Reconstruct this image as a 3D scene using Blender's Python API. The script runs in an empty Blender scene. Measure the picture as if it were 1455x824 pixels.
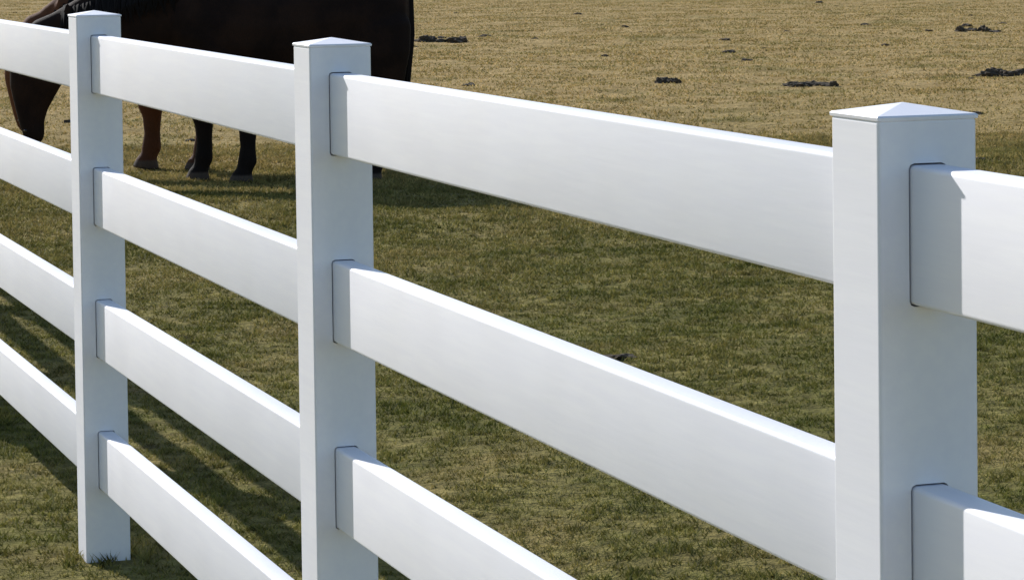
import bpy, bmesh, numpy as np, math, random
from mathutils import Matrix, Vector, noise
random.seed(3); rng=np.random.default_rng(5)
S=2.44
# calibrated camera: focal(px@1455), principal y, yaw, pitch, roll, position
F_,CY_,YAW,PIT,ROL=4147.04248,72.96465,0.32713,0.04067,-0.01292
CAM=np.array([2.96323,-1.46901,1.69363])
# fence dimensions (m)
w,t,h,z1,dz,zp,za=0.0605,0.04303,0.15497,1.43094,0.35663,1.48535,1.49923
fw=np.array([-math.cos(YAW)*math.cos(PIT),math.sin(YAW)*math.cos(PIT),-math.sin(PIT)])
r=np.array([math.sin(YAW),math.cos(YAW),0.]); u=np.cross(r,fw)
r,u=r*math.cos(ROL)+u*math.sin(ROL),-r*math.sin(ROL)+u*math.cos(ROL)
FX=np.array([-math.cos(YAW),math.sin(YAW)]); RX=np.array([math.sin(YAW),math.cos(YAW)]); C0=CAM[:2]
SCN=bpy.context.scene; COL=SCN.collection
def link(o): COL.objects.link(o); return o
cam=bpy.data.cameras.new("camera"); co=link(bpy.data.objects.new("camera",cam))
co.matrix_world=Matrix(((r[0],u[0],-fw[0],CAM[0]),(r[1],u[1],-fw[1],CAM[1]),(r[2],u[2],-fw[2],CAM[2]),(0,0,0,1)))
cam.sensor_width=36; cam.lens=F_/1455*36; cam.shift_y=(CY_-412)/1455; cam.clip_end=2000
SCN.camera=co
# ---------- light
w_=bpy.data.worlds.new("World"); SCN.world=w_; w_.use_nodes=True
nt=w_.node_tree; sk=nt.nodes.new("ShaderNodeTexSky"); sk.sky_type='NISHITA'; sk.sun_disc=False
el=math.radians(30); az=math.radians(72.5)
D=Vector((math.sin(az)*math.cos(el),math.cos(az)*math.cos(el),-math.sin(el)))
sk.sun_elevation=el; sk.sun_rotation=math.atan2(-D.x,-D.y); sk.dust_density=0.8; sk.air_density=1.3; sk.ozone_density=3.0
nt.links.new(sk.outputs[0],nt.nodes['Background'].inputs[0]); nt.nodes['Background'].inputs[1].default_value=.125
s=bpy.data.lights.new("sun",'SUN'); s.energy=5; s.angle=math.radians(.5); s.color=(1,.975,.945)
so=link(bpy.data.objects.new("sun",s)); so.rotation_euler=D.to_track_quat('-Z','Y').to_euler()
SCN.view_settings.view_transform='Standard'; SCN.view_settings.look='None'; SCN.view_settings.exposure=0
# ---------- material helpers
class NT:
    def __init__(s,name):
        s.m=bpy.data.materials.new(name); s.m.use_nodes=True; s.t=s.m.node_tree; s.b=s.t.nodes['Principled BSDF']
    def n(s,typ,**kw):
        x=s.t.nodes.new(typ)
        for k,v in kw.items(): setattr(x,k,v)
        return x
    def l(s,a,b): s.t.links.new(a,b)
    def noise(s,vec,scale,detail=4,rough=.6):
        x=s.n('ShaderNodeTexNoise'); x.inputs['Scale'].default_value=scale; x.inputs['Detail'].default_value=detail; x.inputs['Roughness'].default_value=rough
        s.l(vec,x.inputs['Vector']); return x.outputs['Fac']
    def rng(s,v,a,b,c=0,d=1,smooth=True):
        x=s.n('ShaderNodeMapRange'); x.interpolation_type='SMOOTHSTEP' if smooth else 'LINEAR'
        for i,k in enumerate((a,b,c,d)): x.inputs[i+1].default_value=k
        s.l(v,x.inputs[0]); return x.outputs[0]
    def mix(s,f,a,b,typ='MIX'):
        x=s.n('ShaderNodeMix'); x.data_type='RGBA'; x.blend_type=typ
        for sock,v in ((x.inputs[0],f),(x.inputs[6],a),(x.inputs[7],b)):
            if isinstance(v,(int,float)): sock.default_value=v
            elif isinstance(v,tuple): sock.default_value=(*v,1)
            else: s.l(v,sock)
        return x.outputs[2]
    def math(s,op,a,b):
        x=s.n('ShaderNodeMath'); x.operation=op
        for sock,v in ((x.inputs[0],a),(x.inputs[1],b)):
            if isinstance(v,(int,float)): sock.default_value=v
            else: s.l(v,sock)
        return x.outputs[0]
    def bump(s,h,strength,dist):
        x=s.n('ShaderNodeBump'); x.inputs['Strength'].default_value=strength; x.inputs['Distance'].default_value=dist
        s.l(h,x.inputs['Height']); s.l(x.outputs[0],s.b.inputs['Normal']); return x
def grass_colour(M):
    pos=M.n('ShaderNodeNewGeometry').outputs['Position']
    dt=M.n('ShaderNodeVectorMath'); dt.operation='DOT_PRODUCT'; M.l(pos,dt.inputs[0]); dt.inputs[1].default_value=(float(FX[0]),float(FX[1]),0)
    big=M.noise(pos,.22,3,.55)
    e=M.math('ADD',dt.outputs['Value'],M.math('MULTIPLY',M.math('SUBTRACT',big,.5),12))
    dry=M.rng(e,8,29)
    mid=M.noise(pos,1.6,4,.65)
    fine=M.noise(pos,14,4,.7)
    green=M.mix(M.rng(mid,.36,.62),(.145,.15,.034),(.27,.24,.075))
    straw=M.mix(M.rng(mid,.35,.65),(.47,.325,.135),(.68,.49,.23))
    patch=M.noise(pos,.75,4,.6)
    dry2=M.math('MULTIPLY',dry,M.rng(patch,.32,.50,.45,1))
    c=M.mix(dry2,green,straw)
    near=M.math('MULTIPLY',M.rng(patch,.47,.66),.5)
    c=M.mix(near,c,(.45,.335,.14))
    sp=M.rng(M.noise(pos,3.2,3,.6),.63,.72)
    c=M.mix(M.math('MULTIPLY',sp,.6),c,(.10,.08,.04))
    c=M.mix(M.rng(fine,.3,.75),M.mix(1.,c,(.5,.5,.45),'MULTIPLY'),M.mix(1.,c,(1.3,1.27,1.25),'MULTIPLY'))
    return pos,c,mid,fine
# ground
def gz(x,y):
    z=0
    R=np.random.default_rng(11)
    for k in range(26):
        wl=.45*1.13**k; th=R.uniform(0,6.28); ph=R.uniform(0,6.28)
        z=z+.0035*wl**.55*np.sin((x*math.cos(th)+y*math.sin(th))*6.283/wl+ph)
    return z*.6-.004
N=420
tt=np.linspace(-1,1,N)
wf=lambda t: 26*t+ 420*np.sign(t)*np.abs(t)**5
gx,gy=np.meshgrid(wf(tt)-14,wf(tt)+6,indexing='ij')
V=np.stack([gx,gy,gz(gx,gy)],-1).reshape(-1,3)
I=np.arange(N*N).reshape(N,N)
Fq=np.stack([I[:-1,:-1],I[1:,:-1],I[1:,1:],I[:-1,1:]],-1).reshape(-1,4)
def np_mesh(name,V,F,mat,smooth=False,k=4):
    me=bpy.data.meshes.new(name); me.vertices.add(len(V)); me.vertices.foreach_set('co',V.astype(np.float32).ravel())
    me.loops.add(F.size); me.loops.foreach_set('vertex_index',F.astype(np.int32).ravel())
    me.polygons.add(len(F)); me.polygons.foreach_set('loop_start',np.arange(0,F.size,k,dtype=np.int32))
    if smooth: me.polygons.foreach_set('use_smooth',np.ones(len(F),bool))
    me.update(calc_edges=True); me.validate(); me.materials.append(mat)
    return link(bpy.data.objects.new(name,me))
M=NT("pasture_ground"); pos,c,mid,fine=grass_colour(M)
M.l(M.mix(.25,c,(.15,.11,.06)) ,M.b.inputs['Base Color']); M.b.inputs['Roughness'].default_value=1; M.b.inputs['Specular IOR Level'].default_value=.05
hh=M.math('ADD',M.math('MULTIPLY',mid,1.5),M.math('ADD',fine,M.math('MULTIPLY',M.noise(pos,60,3,.7),.4)))
M.bump(hh,.9,.04)
np_mesh("ground",V,Fq,M.m,True)
# grass blades
def sample(n,d0,d1,pw,marg):
    uu=rng.random(n); d=(d0**pw+uu*(d1**pw-d0**pw))**(1/pw)
    lat=(rng.random(n)*2-1)*(.178*d*marg+.3)
    P=C0[None]+d[:,None]*FX+lat[:,None]*RX
    return P,d
def tufts(n,nt_,d0,d1,pw,sig):
    Pc,dc=sample(nt_,d0,d1,pw,1.12); k=rng.integers(0,nt_,n)
    return Pc[k]+rng.normal(0,1,(n,2))*(sig*dc[k]/12)[:,None],dc[k]
P1,d1=tufts(460000,42000,7.0,24,1.1,.022); P2,d2=tufts(190000,26000,22,80,1.0,.03)
P=np.concatenate([P1,P2]); dd=np.concatenate([d1,d2]); n=len(P)
keep=np.abs(P[:,1])>-1
for i in range(-2,8): keep&=~((np.abs(P[:,0]+S*i)<w+.002)&(np.abs(P[:,1])<w+.002))
P=P[keep]; dd=dd[keep]; n=len(P)
cl=(np.sin(P[:,0]*2.1+1.3*np.sin(P[:,1]*1.7))*np.sin(P[:,1]*2.7+np.sin(P[:,0]*3.1)))
hgt=(.011+.012*rng.random(n)+.004*cl)*np.clip(dd/14,.9,1.4)
# uncut grass around the post feet
for i in range(-2,8):
    q=np.maximum(np.abs(P[:,0]+S*i),np.abs(P[:,1])); hgt=np.where(q<.13,hgt*rng.uniform(1,2.6,n),hgt)
wd=.0026*np.clip(dd/9,1,4.5)*rng.uniform(.7,1.4,n)
ang=rng.uniform(0,6.283,n); lean=rng.uniform(.2,1.6,n); la=rng.uniform(0,6.283,n)
B=np.stack([P[:,0],P[:,1],gz(P[:,0],P[:,1])-.002],-1)
side=np.stack([np.cos(ang),np.sin(ang),0*ang],-1)*wd[:,None]
tip=B+np.stack([np.cos(la)*lean*hgt,np.sin(la)*lean*hgt,hgt],-1)
VV=np.stack([B-side,B+side,tip],1).reshape(-1,3); FF=np.arange(n*3).reshape(n,3)
M=NT("grass_blade"); pos,c,mid,fine=grass_colour(M)
at=M.n('ShaderNodeAttribute'); at.attribute_name='rnd'
c2=M.mix(M.rng(at.outputs['Fac'],.0,1,.0,1,False),M.mix(1.,c,(.65,.78,.55),'MULTIPLY'),M.mix(1.,c,(1.5,1.42,1.3),'MULTIPLY'))
M.l(c2,M.b.inputs['Base Color']); M.b.inputs['Roughness'].default_value=.8; M.b.inputs['Specular IOR Level'].default_value=.1
gn=M.n('ShaderNodeNewGeometry'); va=M.n('ShaderNodeVectorMath'); va.operation='SCALE'; M.l(gn.outputs['Normal'],va.inputs[0]); va.inputs['Scale'].default_value=.45
vb=M.n('ShaderNodeVectorMath'); vb.operation='ADD'; M.l(va.outputs[0],vb.inputs[0]); vb.inputs[1].default_value=(0,0,.8)
vn=M.n('ShaderNodeVectorMath'); vn.operation='NORMALIZE'; M.l(vb.outputs[0],vn.inputs[0]); M.l(vn.outputs[0],M.b.inputs['Normal'])
tr=M.n('ShaderNodeBsdfTranslucent'); M.l(c2,tr.inputs[0]); mx=M.n('ShaderNodeMixShader'); mx.inputs[0].default_value=.25
M.l(M.b.outputs[0],mx.inputs[1]); M.l(tr.outputs[0],mx.inputs[2]); M.l(mx.outputs[0],M.t.nodes['Material Output'].inputs[0])
g=np_mesh("grass",VV,FF,M.m,False,3)
a=g.data.attributes.new('rnd','FLOAT','POINT'); rv=np.repeat(rng.random(n),3); a.data.foreach_set('value',rv.astype(np.float32))
# ---------- manure / dirt clumps
M=NT("dirt"); tc=M.n('ShaderNodeNewGeometry').outputs['Position']
f=M.noise(tc,25,4,.7); M.l(M.mix(f,(.03,.022,.014),(.11,.08,.05)),M.b.inputs['Base Color']); M.b.inputs['Roughness'].default_value=1; M.bump(f,1,.03)
bm=bmesh.new()
def clump(x,y,R,hh,seed):
    m=bmesh.ops.create_icosphere(bm,subdivisions=3,radius=1)
    rr=random.Random(seed); sx=rr.uniform(.8,1.4); a=rr.uniform(0,3)
    z0=float(gz(np.array([x]),np.array([y]))[0])
    for v in m['verts']:
        k=1+.55*noise.noise(v.co*1.7+Vector((seed,0,0)))+.3*noise.noise(v.co*4+Vector((0,seed,0)))
        q=v.co*k; X=q.x*R*sx; Y=q.y*R
        v.co=Vector((x+X*math.cos(a)-Y*math.sin(a),y+X*math.sin(a)+Y*math.cos(a),z0+q.z*hh))
for i,(cx_,cy_,sz) in enumerate([(-27.0,10.56,.18),(-25.85,11.82,.18),(-40.46,12.08,.24),(-27.04,14.73,.24),(-38.92,20.58,.24)]):
    for j in range(8):
        q=rng.normal(0,1,2)*sz
        clump(cx_+q[0]*.55+q[1]*RX[0]*.7,cy_+q[1]*RX[1]*.7,sz*rng.uniform(.2,.6),sz*rng.uniform(.14,.36),i*9+j)
PS,ds=sample(110,10,90,1.1,1.2)
for j in range(len(PS)):
    s0=rng.uniform(.012,.045)*(1+ds[j]/45); clump(PS[j,0],PS[j,1],s0,s0*.4,100+j)
me=bpy.data.meshes.new("manure_clumps"); bm.to_mesh(me); bm.free(); me.materials.append(M.m); link(bpy.data.objects.new("manure_clumps",me))
# ---------- fence
M=NT("white_vinyl"); tcn=M.n('ShaderNodeNewGeometry').outputs['Position']
mp=M.n('ShaderNodeMapping'); mp.inputs['Scale'].default_value=(1.2,14,14); M.l(tcn,mp.inputs[0])
f1=M.noise(mp.outputs[0],4,5,.6); f2=M.noise(tcn,5,4,.6)
cc=M.mix(M.rng(f1,.35,.7),(.90,.89,.945),(.93,.92,.96)); cc=M.mix(M.math('MULTIPLY',M.rng(f2,.55,.8),.2),cc,(.87,.85,.85))
M.l(cc,M.b.inputs['Base Color']); M.l(M.rng(f2,.3,.7,.5,.6),M.b.inputs['Roughness']); M.b.inputs['Specular IOR Level'].default_value=.85
M.bump(M.noise(mp.outputs[0],9,3,.5),.09,.002)
VIN=M.m
fence=link(bpy.data.objects.new("white_rail_fence",None))
def box_bm(lo,hi,bev,seg=2):
    b=bmesh.new(); bmesh.ops.create_cube(b,size=1)
    for v in b.verts: v.co=Vector([(l+h2)/2+v.co[i]*(h2-l) for i,(l,h2) in enumerate(zip(lo,hi))])
    if bev: bmesh.ops.bevel(b,geom=b.edges[:],offset=bev,segments=seg,profile=.5,affect='EDGES')
    return b
def obj(b,name,mat=VIN,parent=None,smooth=True):
    me=bpy.data.meshes.new(name); b.to_mesh(me); b.free(); me.materials.append(mat)
    if smooth:
        for q in me.polygons: q.use_smooth=True
        me.set_sharp_from_angle(angle=math.radians(35))
    o=link(bpy.data.objects.new(name,me)); o.parent=parent; return o
for i in range(-2,8):
    X=-S*i
    post=obj(box_bm((X-w,-w,-.3),(X+w,w,zp-.004),.004,4),"post_%d"%(i+3),parent=fence,smooth=False)
    for k in range(4):
        g_=.002
        cut=obj(box_bm((X-w-.02,-t/2-g_,z1-k*dz-h-g_),(X+w+.02,t/2+g_,z1-k*dz+g_),.0065),"cut",smooth=False)
        md=post.modifiers.new("b",'BOOLEAN'); md.operation='DIFFERENCE'; md.object=cut; md.solver='EXACT'
    dg=bpy.context.evaluated_depsgraph_get(); nm=bpy.data.meshes.new_from_object(post.evaluated_get(dg))
    post.modifiers.clear(); post.data=nm
    for o in [o for o in bpy.data.objects if o.name.startswith("cut")]: bpy.data.objects.remove(o)
    b=bmesh.new(); e=w+.001
    rings=[]
    for (rr,zz) in ((e-.004,zp-.0055),(e,zp-.0045),(e+.0006,zp-.001),(e-.0015,zp+.0008)):
        rings.append([b.verts.new((X+sx*rr,sy*rr,zz)) for sx,sy in ((-1,-1),(1,-1),(1,1),(-1,1))])
    top=b.verts.new((X,0,za-.002))
    for A_,B_ in zip(rings,rings[1:]):
        for j in range(4): b.faces.new((A_[j],A_[(j+1)%4],B_[(j+1)%4],B_[j]))
    for j in range(4): b.faces.new((rings[-1][j],rings[-1][(j+1)%4],top))
    b.faces.new(rings[0][::-1])
    obj(b,"cap_%d"%(i+3),parent=fence,smooth=False)
    for k in range(4):
        zt=z1-k*dz
        obj(box_bm((X+.001,-t/2,zt-h),(X+S-.001,t/2,zt),.006,4),"rail_%d_%d"%(i+3,k+1),parent=fence)
# ---------- horses
def tube(b,path,n=18):
    P=[Vector(q[:3]) for q in path]; rings=[]
    for i,q in enumerate(path):
        tg=(P[min(i+1,len(P)-1)]-P[max(i-1,0)]).normalized()
        sd=Vector((0,1,0)); sd=(sd-tg*sd.dot(tg)).normalized(); up=sd.cross(tg)
        rings.append([b.verts.new(P[i]+sd*(q[3]*math.cos(2*math.pi*j/n))+up*(q[4]*math.sin(2*math.pi*j/n))) for j in range(n)])
    for A_,B_ in zip(rings,rings[1:]):
        for j in range(n): b.faces.new((A_[j],A_[(j+1)%n],B_[(j+1)%n],B_[j]))
    b.faces.new(rings[0][::-1]); b.faces.new(rings[-1])
def coat(name,c1,c2,pt):
    M=NT(name); tc=M.n('ShaderNodeTexCoord').outputs['Object']
    f=M.noise(tc,3,3,.6); mp=M.n('ShaderNodeMapping'); mp.inputs['Scale'].default_value=(60,60,16); M.l(tc,mp.inputs[0]); ff=M.noise(mp.outputs[0],3,3,.7)
    c=M.mix(M.rng(f,.35,.65),c1,c2)
    sx=M.n('ShaderNodeSeparateXYZ'); M.l(tc,sx.inputs[0])
    c=M.mix(M.rng(sx.outputs[2],.5,.25),c,pt)
    c=M.mix(M.rng(sx.outputs[2],.075,.055),c,(.07,.055,.045))
    c=M.mix(M.rng(ff,.3,.8,0,.5),c,M.mix(1.,c,(1.8,1.6,1.5),'MULTIPLY'))
    M.l(c,M.b.inputs['Base Color']); M.b.inputs['Roughness'].default_value=.75; M.b.inputs['Specular IOR Level'].default_value=.12
    M.bump(ff,.4,.006); return M.m
def horse(mat,hair,loc,heading,front,hind,nk=1.0,lg=1.3):
    X_=lambda pts:[((.6+(q[0]-.6)*nk) if q[0]>.6 else q[0],)+tuple(q[1:]) for q in pts]
    b=bmesh.new()
    tube(b,[(-.85,0,1.10,.08,.17),(-.82,0,1.10,.19,.29),(-.70,0,1.11,.26,.40),(-.5,0,1.13,.29,.42),(-.25,0,1.11,.31,.40),(0,0,1.07,.33,.42),(.25,0,1.08,.32,.43),(.45,0,1.12,.28,.44),(.62,0,1.14,.23,.39),(.76,0,1.13,.15,.25),(.84,0,1.13,.07,.14)])
    tube(b,X_([(.40,0,1.27,.16,.32),(.62,0,1.24,.15,.32),(.85,0,1.19,.13,.28),(1.1,0,1.14,.12,.25),(1.35,0,1.09,.105,.22),(1.55,0,1.03,.09,.17)]))
    hx0=.6+(1.62-.6)*nk-1.62
    Hh=lambda pts:[(q[0]+hx0,)+tuple(q[1:]) for q in pts]
    tube(b,Hh([(1.54,0,1.13,.07,.09),(1.60,0,1.05,.10,.16),(1.67,0,.92,.115,.20),(1.72,0,.79,.11,.20),(1.75,0,.66,.09,.165),(1.765,0,.53,.07,.115),(1.765,0,.43,.064,.088),(1.75,0,.35,.062,.075),(1.735,0,.305,.048,.055),(1.73,0,.285,.02,.025)]))
    for sy in (1,-1):
        tube(b,Hh([(1.52,sy*.055,1.1,.02,.03),(1.50,sy*.075,1.17,.028,.035),(1.49,sy*.085,1.23,.018,.022),(1.50,sy*.09,1.28,.004,.005)]),10)
    for sy,hx in zip((1,-1),front):
        kx=hx-.02; s0=.5*.55+hx*.45
        tube(b,[(.48,sy*.12,1.22,.09,.17),(s0+.03,sy*.15,1.05,.12,.19),(s0,sy*.16,.88,.11,.16),((s0+kx)/2,sy*.155,.70,.085*lg*.9,.105*lg*.9),(kx+.005,sy*.15,.53,.056*lg,.068*lg),(kx,sy*.15,.46,.058*lg,.068*lg),(kx-.005,sy*.15,.39,.045*lg,.050*lg),(kx-.005,sy*.15,.26,.036*lg,.042*lg),(hx-.02,sy*.15,.16,.043*lg,.052*lg),(hx+.0,sy*.15,.10,.037*lg,.042*lg),(hx+.015,sy*.15,.065,.048*lg,.056*lg),(hx+.025,sy*.15,0.0,.058*lg,.074*lg)],14)
    for sy,hx in zip((1,-1),hind):
        sh=(hx+.63)*.35
        tube(b,[(-.56,sy*.12,1.25,.10,.2),(-.60,sy*.15,1.05,.14,.27),(-.61+sh*.4,sy*.16,.88,.13,.255),(-.64+sh,sy*.155,.72,.10,.21),(-.69+sh,sy*.15,.60,.065,.14),(-.72+sh,sy*.15,.52,.056,.085),(-.715+sh,sy*.15,.45,.052,.064),((-.70+sh+hx)/2-.02,sy*.15,.30,.045,.052),(hx-.03,sy*.15,.16,.050,.06),(hx,sy*.15,.10,.045,.05),(hx+.015,sy*.15,.065,.058,.068),(hx+.025,sy*.15,0,.07,.09)],14)
    par=link(bpy.data.objects.new("horse",None))
    o=obj(b,"body",mat,par)
    md=o.modifiers.new("r",'REMESH'); md.mode='VOXEL'; md.voxel_size=.016; md.use_smooth_shade=True
    md=o.modifiers.new("s",'SMOOTH'); md.iterations=6; md.factor=.5
    b=bmesh.new()
    for j in range(24):
        y=random.gauss(0,.03); x=random.gauss(0,.006); L=random.uniform(.45,.6)
        tube(b,[(-.80,y*.3,1.34,.02,.02),(-.845+x,y*.6,1.25,.02,.02),(-.85+x,y,1.0,.02,.02),(-.83+x,y*1.4,.78,.016,.016),(-.80+x*2,y*1.6,L,.004,.004)],6)
    obj(b,"tail",hair,par)
    b=bmesh.new()
    for j in range(110):
        q=j/109; x=.5+q*1.02*nk; z=1.27+.27*(1-q)-.04*q
        tube(b,[(x,0,z,.012,.014),(x,.05+.03*random.random(),z-.03,.01,.014),(x+random.gauss(0,.015),.15,z-.14,.009,.009),(x+random.gauss(0,.03),.15,z-.2-random.random()*.09,.002,.002)],5)
    for j in range(14):
        tube(b,Hh([(1.56,random.gauss(0,.02),1.17,.01,.01),(1.70,random.gauss(0,.025),1.08,.01,.01),(1.81,random.gauss(0,.03),.94,.002,.002)]),5)
    obj(b,"mane",hair,par)
    b=bmesh.new()
    for sy in (1,-1):
        m=bmesh.ops.create_uvsphere(b,u_segments=14,v_segments=10,radius=.024)
        for v in m['verts']: v.co+=Vector((1.74+hx0,sy*.098,.90))
        m=bmesh.ops.create_uvsphere(b,u_segments=10,v_segments=8,radius=.014)
        for v in m['verts']: v.co+=Vector((1.80+hx0,sy*.045,.38))
    obj(b,"eyes",EYE,par)
    par.location=loc; par.rotation_euler=(0,0,heading)
    return par
M=NT("eye"); M.b.inputs['Base Color'].default_value=(.01,.008,.006,1); M.b.inputs['Roughness'].default_value=.1; EYE=M.m
M=NT("horse_hair"); M.b.inputs['Base Color'].default_value=(.009,.006,.005,1); M.b.inputs['Roughness'].default_value=.8; M.b.inputs['Specular IOR Level'].default_value=.15; HAIR=M.m
hd=math.atan2(-RX[1],-RX[0]); hv=-RX
o1=np.array([-16.34,4.09])+hv*.61
horse(coat("dark_bay_coat",(.011,.006,.005),(.024,.012,.008),(.010,.007,.006)),HAIR,(o1[0],o1[1],-.005),hd,(.29,.62),(-.60,-.38))
o2=np.array([-18.01,2.83])-hv*.62
horse(coat("chestnut_coat",(.085,.032,.016),(.13,.052,.024),(.07,.03,.016)),HAIR,(o2[0],o2[1],-.005),hd+.03,(.22,.62),(-.62,-.7),nk=.74,lg=1.45)
